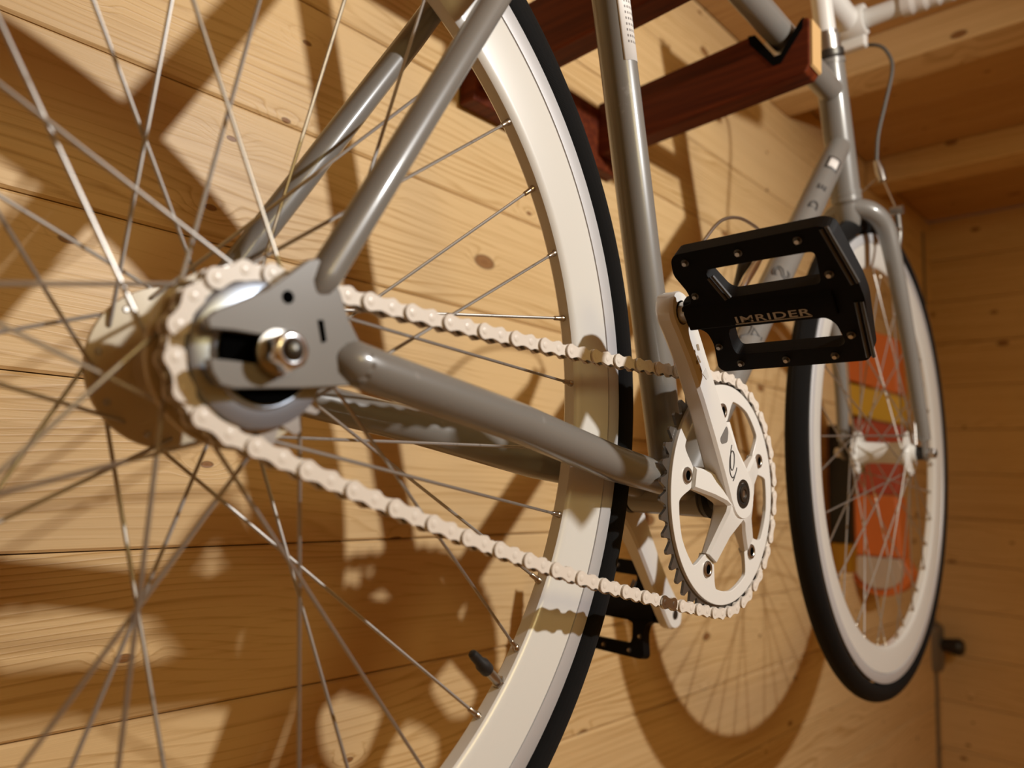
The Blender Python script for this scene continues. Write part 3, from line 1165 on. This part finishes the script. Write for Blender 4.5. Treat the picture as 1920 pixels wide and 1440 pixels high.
def make_pedal(org, ang, s):
    """s=-1: drive side (outwards is -y); pedal plane turned to ang about the spindle"""
    u = V(cos(ang), 0, sin(ang))
    nn = V(-sin(ang), 0, cos(ang)) * -1 if s < 0 else V(-sin(ang), 0, cos(ang))
    nn = u.cross(V(0, 1, 0)) * 1.0

    def fn(a, b, h):
        return org + V(0, s * a, 0) + u * b + nn * h
    # plate with two windows: outline cut with bmesh fills
    me = bpy.data.meshes.new('pedal')
    bm = bmesh.new()
    loops = [rounded(P_OUT, 0.0035, 3), rounded(P_W1, 0.004, 4), rounded(P_W2, 0.005, 4)]
    edges = []
    for lp in loops:
        vs = [bm.verts.new((a, b, -0.0062)) for a, b in lp]
        for i in range(len(vs)):
            edges.append(bm.edges.new((vs[i], vs[(i + 1) % len(vs)])))
    bmesh.ops.triangle_fill(bm, use_beauty=True, use_dissolve=False, edges=edges)
    ctr = [Vector((sum(p[0] for p in lp) / len(lp), sum(p[1] for p in lp) / len(lp))) for lp in loops[1:]]
    kill = []
    for f in bm.faces:
        c = f.calc_center_median()
        for lp in loops[1:]:
            ins = False
            j = len(lp) - 1
            for i in range(len(lp)):
                if (lp[i][1] > c.y) != (lp[j][1] > c.y) and c.x < (lp[j][0] - lp[i][0]) * (c.y - lp[i][1]) / (lp[j][1] - lp[i][1]) + lp[i][0]:
                    ins = not ins
                j = i
            if ins:
                kill.append(f)
                break
    bmesh.ops.delete(bm, geom=kill, context='FACES')
    r = bmesh.ops.extrude_face_region(bm, geom=bm.faces[:])
    bmesh.ops.translate(bm, verts=[e for e in r['geom'] if isinstance(e, bmesh.types.BMVert)], vec=(0, 0, 0.0124))
    for v in bm.verts:
        v.co = fn(v.co.x, v.co.y, v.co.z)
    bmesh.ops.recalc_face_normals(bm, faces=bm.faces)
    bm.to_mesh(me)
    bm.free()
    me.materials.append(BLACK)
    po_ = bpy.data.objects.new('pedal', me)
    COL.objects.link(po_)
    po_.parent = bike
    po_['label'] = 'black platform pedal on the ' + ('drive side' if s < 0 else 'wall side')
    bv = po_.modifiers.new('bevel', 'BEVEL')
    bv.width = 0.0009
    bv.segments = 2
    bv.limit_method = 'ANGLE'
    bv.angle_limit = radians(40)
    # spindle housing
    hs = MB()
    prof = [(-0.0112, -0.0045), (-0.0100, -0.0086), (0.0032, -0.0086), (0.0100, -0.0040), (0.0104, 0.0), (0.0100, 0.0040), (0.0032, 0.0086), (-0.0100, 0.0086), (-0.0112, 0.0045)]
    hs.prism(prof, lambda a, b, h: fn(h, a, b), 0.0790, 0.1760)
    hs.build('spindle_housing', BLACK, po_, smooth=True, bevel=0.0008)
    MB().tube([fn(0.0700, 0, 0), fn(0.0795, 0, 0)], [0.0074, 0.0074], 20).build('spindle', SATIN, po_, smooth=True)
    MB().tube([fn(0.0705, 0, 0), fn(0.0735, 0, 0)], [0.0088, 0.0084], 24).build('spindle_washer', DARKSTEEL, po_, smooth=True)
    # ribs machined along the slanting edges, with slots
    for a0, b0, a1, b1 in ((0.1815, 0.0465, 0.1895, 0.0085), (0.1062, 0.0270, 0.1125, 0.0098), (0.1885, -0.0040, 0.1862, -0.0440)):
        for o_ in (-1, 1):
            e = V(a1 - a0, b1 - b0, 0).normalized()
            q = V(-e.y, e.x, 0) * 0.0016 * o_
            MB().tube([fn(a0 + q.x, b0 + q.y, 0.0062), fn(a1 + q.x, b1 + q.y, 0.0062)], 0.0012, 8).build('edge_rib', WORNBLACK, po_, smooth=True)
    for a, b in PINS:
        for o_ in (-1, 1):
            MB().tube([fn(a, b, o_ * 0.0055), fn(a, b, o_ * 0.0086)], [0.0017, 0.0015], 6).build('pedal_pin', SATIN, po_)
            MB().tube([fn(a, b, o_ * 0.0055), fn(a, b, o_ * 0.0066)], 0.0026, 14).build('pin_seat', DARKSTEEL, po_, smooth=True)
    return po_, fn


OR = radial(CL, 0, CA, 0) + V(0, 0, -0.0009)
pedR, pf = make_pedal(OR, radians(134.8), -1)
pedL, pfl = make_pedal(radial(CL, 0, CA + pi, 0), radians(80), 1)


for fn_ in (pf,):
    g = glyphs('IMRIDER', 0.0070, 0.0, PALEGREY, 'lettering', pedR, lambda tx, ty, tz: fn_(0.1125 + tx, -0.0078 + ty, 0.0089 + tz), xs=1.42, off=0.00009)
    g['label'] = 'grey printed word IMRIDER'
    xs_ = [v.co for v in g.data.vertices]
    wmax = max(-(c.y) - 0.1125 for c in xs_)
    k_ = 0.0488 / wmax
    for v in g.data.vertices:
        v.co.y = -(0.1125 + (-(v.co.y) - 0.1125) * k_)
    ul = MB()
    ul.prism([(0.1122, -0.0090), (0.1613, -0.0090), (0.1613, -0.0084), (0.1122, -0.0084)], lambda a, b, h: fn_(a, b, h), 0.0086, 0.0089)
    ul.build('underline', PALEGREY, pedR)

# fork, headset, stem, bar ------------------------------------------------
AX = V(1.012, 0, -0.0006)
FC = HB - hdir * 0.030
fk = MB()
fk.tube([HB - hdir * 0.004, FC, FC - hdir * 0.012], [0.0165, 0.0165, 0.013], 24)
fork = fk.build('fork', FRAME, bike, smooth=True, label='grey fork crown')
for s in (-1, 1):
    pts = smooth_path([HB - hdir * 0.016 + V(0, s * 0.004, 0), (0.886, s * 0.026, 0.318), (0.905, s * 0.0380, 0.300), (0.919, s * 0.0425, 0.265), (0.944, s * 0.0462, 0.201), (0.984, s * 0.0495, 0.108), (1.0080, s * 0.0545, 0.018)], 6)
    n_ = len(pts)
    MB().tube(pts, [0.0135 - 0.0052 * (i / (n_ - 1)) ** 1.3 for i in range(n_)], 20).build('fork_blade', FRAME, fork, smooth=True)
    MB().prism(rounded([(0.998, 0.020), (1.019, 0.020), (1.022, -0.004), (1.012, -0.0125), (1.002, -0.006)], 0.005), XZ, s * 0.0530, s * 0.0580).build('dropout', FRAME, fork, bevel=0.0006)
    MB().tube([HB + hdir * (-0.003 if s < 0 else 0), HB + hdir * 0.0001], 0.0195, 24) if False else None
for a, b in ((HB - hdir * 0.010, HB), (HT, HT + hdir * 0.012)):
    MB().tube([a, a + (b - a) * 0.3, a + (b - a) * 0.32, b], [0.0178, 0.0190, 0.0200, 0.0195], 28).build('headset_cup', DARKSTEEL if a is HT else FRAME, bike, smooth=True)
MB().tube([HT + hdir * 0.012, HT + hdir * 0.030, HT + hdir * 0.0305, HT + hdir * 0.036], [0.0170, 0.0170, 0.0150, 0.0150], 28).build('lock_nut', SATIN, bike, smooth=True)
SB = HT + hdir * 0.095
BC = V(0.900, 0, 0.604)
st_ = MB()
st_.tube([HT + hdir * 0.030, SB + hdir * 0.022], 0.0128, 24)
stem = st_.build('stem', WHITE, bike, smooth=True, label='white quill stem')
sd_ = (BC - SB).normalized()
MB().tube([SB - sd_ * 0.004, BC - sd_ * 0.012], [0.0175, 0.0160], 24).build('stem_extension', WHITE, stem, smooth=True)
MB().lathe([(0.0135, -0.021), (0.0205, -0.021), (0.0215, -0.019), (0.0215, 0.019), (0.0205, 0.021), (0.0135, 0.021)], BC, n=32, close=True).build('bar_clamp', WHITE, stem, smooth=True)
MB().box(BC.x + 0.002, BC.x + 0.016, -0.019, 0.019, BC.z - 0.036, BC.z - 0.014).build('clamp_ear', WHITE, stem, bevel=0.003)
MB().lathe([(0.0, -0.0135), (0.0070, -0.0130), (0.0070, -0.010), (0.0, -0.010)], (SB + hdir * 0.036), axis='z', n=20).build('expander_bolt', DARKSTEEL, stem, smooth=True)
bar = MB().tube([BC + V(0, -0.262, 0), BC + V(0, -0.03, 0), BC + V(0, 0.03, 0), BC + V(0, 0.232, 0)], [0.0112, 0.0128, 0.0128, 0.0112], 24).build('handlebar', WHITE, bike, smooth=True, label='straight white handlebar')
for s in (-1, 1):
    y0, y1 = (-0.068, -0.262) if s < 0 else (0.095, 0.232)
    n_ = 60
    pts, rs = [], []
    for i in range(n_ + 1):
        y = y0 + (y1 - y0) * i / n_
        pts.append(BC + V(0, y, 0))
        rs.append(0.0152 + 0.0016 * ((i * 0.2) % 1.0))
    MB().tube(pts, rs, 24).build('grip_tape', TAPE, bar, smooth=True, label='white wrapped grip tape')
# front brake: arched arms on bosses, straddle wires, hanger and cable
HG = V(0.937, -0.020, 0.402)
cb = smooth_path([(0.885, 0.150, 0.585), (0.905, 0.085, 0.585), (0.93, 0.0103, 0.5858), (0.93, -0.0265, 0.5762), (0.93, -0.0418, 0.556), (0.93, -0.0454, 0.5305), (0.93, -0.0354, 0.4859), (0.93, -0.0250, 0.4415), HG], 8)
cable = MB().tube(cb, 0.0024, 10).build('brake_cable', CABLE, bike, smooth=True)
brk = MB().tube([HG + V(0, 0.0, 0.006), HG + V(0.002, -0.004, -0.010), HG + V(0.003, -0.007, -0.024)], [0.0040, 0.0062, 0.0052], 14).build('brake', SATIN, bike, smooth=True, label='bright cable hanger of the front cantilever brake')
for s in (-1, 1):
    piv = V(0.926, s * 0.0425, 0.262)
    tip = V(0.936, -0.0455, 0.330) if s < 0 else V(0.936, 0.045, 0.330)
    MB().tube([piv + V(-0.012, 0, -0.004), piv + V(0.018, 0, 0.006)], [0.0065, 0.0060], 14).build('pivot_boss', SATIN, brk, smooth=True)
    MB().tube(smooth_path([piv + V(0.008, 0, 0.0), piv + V(0.018, s * 0.003, 0.034), tip], 5), 0.0038, 12).build('brake_arm', POLEM, brk, smooth=True)
    MB().tube([tip + V(0, -0.008, 0), tip + V(0, 0.008, 0)], 0.0062, 12).build('anchor_bolt', SATIN, brk, smooth=True)
    MB().tube([HG + V(0.002, -0.005, -0.014), tip], 0.0012, 8).build('straddle_wire', SATIN, brk, smooth=True)
    pad = V(0.944, s * 0.0195, 0.312)
    MB().tube([pad - hdir * 0 + V(-0.020, 0, 0.012), pad + V(0.022, 0, -0.010)], [0.0055, 0.0055], 12).build('brake_pad', BLACKP, brk, smooth=True)
    MB().tube([pad, V(0.936, s * 0.048, 0.302)], 0.0032, 10).build('pad_stud', SATIN, brk, smooth=True)
# bottle cage on the wall side of the down tube
cg0 = V(0.545, 0.0, 0.172)
hoop = smooth_path([(0.395, -0.018, 0.125), (0.4286, -0.020, 0.1626), (0.459, -0.020, 0.1881), (0.4917, -0.020, 0.2007), (0.522, -0.020, 0.2035), (0.5456, -0.020, 0.2000), (0.560, -0.018, 0.182)], 8)
cage = MB().tube(hoop, 0.0016, 10).build('bottle_cage', SATIN, bike, smooth=True, label='thin wire hoop of a bottle cage')
blade = smooth_path([(0.556, -0.020, 0.186), (0.530, -0.0215, 0.163), (0.5032, -0.021, 0.1366), (0.492, -0.019, 0.112)], 6)
MB().tube(blade, [0.0022 + 0.0022 * sin(pi * i / (len(blade) - 1)) for i in range(len(blade))], 12).build('cage_arm', CHROME, cage, smooth=True, label='chromed curved arm')
MB().tube([(0.548, -0.004, 0.178), (0.520, -0.006, 0.122)], 0.0068, 10).build('cage_bracket', BLACKP, cage, smooth=True)
MB().tube([(0.700, -0.002, 0.4535), (0.7055, -0.002, 0.4451), (0.708, -0.002, 0.4440)], [0.0035, 0.0052, 0.0052], 14).build('cable_stop', SATIN, bike, smooth=True)
# seat post and saddle (above the frame of the picture)
MB().tube([ST - sdir * 0.01, ST + sdir * 0.14], 0.0134, 24).build('seat_post', SATIN, bike, smooth=True)
STP = ST + sdir * 0.15
vs, fs = [], []
n_, m_ = 14, 12
for i in range(n_ + 1):
    t = i / n_
    hw = 0.072 * (1 - t) ** 1.6 + 0.018 + 0.004 * t
    for j in range(m_):
        q = 2 * pi * j / m_
        e_ = 1.0 if 0 < i < n_ else 0.45
        vs.append((STP.x - 0.12 + 0.27 * t, hw * cos(q) * e_, STP.z + 0.03 + 0.018 * sin(q) * e_ + 0.012 * (2 * t - 1) ** 2))
for i in range(n_):
    for j in range(m_):
        fs.append((i * m_ + j, i * m_ + (j + 1) % m_, (i + 1) * m_ + (j + 1) % m_, (i + 1) * m_ + j))
fs += [tuple(range(m_)), tuple(n_ * m_ + j for j in range(m_))]
sad = MB().add(vs, fs).build('saddle', SADDLEM, bike, smooth=True)
for s in (-1, 1):
    MB().tube(smooth_path([(STP.x - 0.09, s * 0.03, STP.z + 0.025), (STP.x - 0.04, s * 0.022, STP.z), (STP.x + 0.03, s * 0.022, STP.z), (STP.x + 0.12, s * 0.008, STP.z + 0.02)], 5), 0.0035, 10).build('saddle_rail', SATIN, sad, smooth=True)

# ------------------------------------------------------------------ wall hanger
hang = empty('bike_hanger', (0.52, 0.25, 0.42), 'dark mahogany wall hanger with two notched arms carrying the bicycle', 'wall hanger')
inv = Matrix.Translation(-Vector(hang.location))


def hpart(mb, name, m_, **k_):
    o = mb.build(name, m_, hang, **k_)
    o.matrix_local = inv
    return o


hpart(MB().box(0.402, 0.690, 0.249, 0.272, 0.368, 0.452), 'back_plate', MAHOG, bevel=0.002)
# side view of an arm in (y, z): notch for the top tube near the tip
for x0 in (0.640, 0.415):
    a_out = [(0.250, 0.385), (0.250, 0.458), (0.034, 0.4735), (0.026, 0.4720), (0.0035, 0.4375), (-0.0035, 0.4375), (-0.0260, 0.4690), (-0.0300, 0.4720), (-0.0350, 0.4715), (-0.0365, 0.4680), (-0.0365, 0.4150), (-0.0310, 0.4075)]
    MBa = MB()
    MBa.prism(a_out, lambda a, b, h: (h, a, b), x0, x0 + 0.030)
    arm_o = hpart(MBa, 'arm', MAHOG, bevel=0.002)
    cap = [(-0.0366, 0.4695), (-0.0366, 0.4135), (-0.0392, 0.4150), (-0.0392, 0.4680)]
    c_ = MB().prism(cap, lambda a, b, h: (h, a, b), x0 + 0.0015, x0 + 0.0285).build('end_grain', PALEWOOD, arm_o, label='pale unstained end of the arm')
    nl = [(0.0350, 0.4742), (0.0262, 0.4726), (0.0036, 0.4381), (-0.0036, 0.4381), (-0.0262, 0.4696), (-0.0300, 0.4727), (-0.0290, 0.4600), (-0.0040, 0.4270), (0.0050, 0.4270), (0.0330, 0.4630)]
    MB().prism(nl, lambda a, b, h: (h, a, b), x0 - 0.0006, x0 + 0.0306).build('notch_pad', FELT, arm_o, label='black felt lining of the notch')
for xx in (0.455, 0.60):
    hpart(MB().lathe([(0.0, -0.0035), (0.0035, -0.0030), (0.0045, 0.0)], (xx, 0.2492, 0.41), n=16), 'screw', SATIN, smooth=True)

# ------------------------------------------------------------------ things behind the front wheel
tl = empty('plastic_tool', (1.66, 0.20, -0.30), 'orange and yellow plastic object hanging on the wall behind the front wheel', 'tool')
ti = Matrix.Translation(-Vector(tl.location))


def tpart(mb, name, m_, **k_):
    o = mb.build(name, m_, tl, **k_)
    o.matrix_local = ti
    return o


TY = lambda a, b, h: (h, a, b)
tpart(MB().prism(rounded([(0.245, 0.318), (0.145, 0.278), (0.138, 0.150), (0.250, 0.190)], 0.012), TY, 1.63, 1.70), 'upper_housing', ORANGE, bevel=0.006, label='orange upper housing')
tpart(MB().prism(rounded([(0.246, 0.184), (0.140, 0.146), (0.142, 0.085), (0.244, 0.110)], 0.010), TY, 1.64, 1.70), 'middle_section', YELLOW, bevel=0.005, label='yellow middle section')
tpart(MB().prism(rounded([(0.240, 0.106), (0.142, 0.083), (0.150, -0.070), (0.235, -0.070)], 0.010), TY, 1.65, 1.70), 'neck', REDP, bevel=0.005, label='red neck')
tpart(MB().prism(rounded([(0.238, -0.072), (0.146, -0.072), (0.140, -0.205), (0.236, -0.205)], 0.008), TY, 1.63, 1.70), 'lower_housing', ORANGE, bevel=0.006, label='orange lower housing')
foot = [(0.188 + 0.062 * cos(pi + pi * i / 16), -0.235 + 0.055 * sin(pi + pi * i / 16)) for i in range(17)]
tpart(MB().prism([(0.142, -0.203)] + [(0.236, -0.203)] + foot[::-1], TY, 1.64, 1.70), 'foot_rim', ORANGE, bevel=0.004, label='orange rim of the rounded foot')
foot2 = [(0.188 + 0.050 * cos(pi + pi * i / 16), -0.230 + 0.044 * sin(pi + pi * i / 16)) for i in range(17)]
tpart(MB().prism([(0.146, -0.206), (0.232, -0.206)] + foot2[::-1], TY, 1.63, 1.66), 'foot_face', BEIGE, bevel=0.003, label='pale rounded foot')
bb_ = empty('flat_bar', (1.49, 0.22, -0.23), 'narrow black bar with a yellow lower end hanging left of the orange object', 'bar')
bi_ = Matrix.Translation(-Vector(bb_.location))
o = MB().box(1.480, 1.505, 0.195, 0.240, -0.170, 0.075).build('shaft', BLACKP, bb_, bevel=0.003)
o.matrix_local = bi_
o = MB().box(1.475, 1.510, 0.193, 0.240, -0.230, -0.1705).build('end_piece', YELLOW, bb_, bevel=0.006, label='yellow end piece')
o.matrix_local = bi_
pl = empty('metal_pole', (2.27, 0.243, ZF), 'thin grey metal pole with a clamp standing in the corner', 'pole')
pi2 = Matrix.Translation(-Vector(pl.location))
for z0, z1, r_ in ((ZF, -0.50, 0.0165), (-0.50, 0.705, 0.0135)):
    o = MB().tube([(2.27, 0.237, z0), (2.27, 0.237, z1)], r_, 20).build('tube', POLEM, pl, smooth=True)
    o.matrix_local = pi2
o = MB().tube([(2.265, 0.237, -0.560), (2.265, 0.237, -0.545), (2.265, 0.237, -0.440), (2.265, 0.237, -0.430)], [0.026, 0.034, 0.034, 0.026], 20).build('clamp', POLEM, pl, smooth=True)
o.matrix_local = pi2
o = MB().tube([(2.265, 0.225, -0.485), (2.258, 0.165, -0.485), (2.257, 0.155, -0.485)], [0.014, 0.024, 0.018], 16).build('clamp_knob', BLACKP, pl, smooth=True)
o.matrix_local = pi2
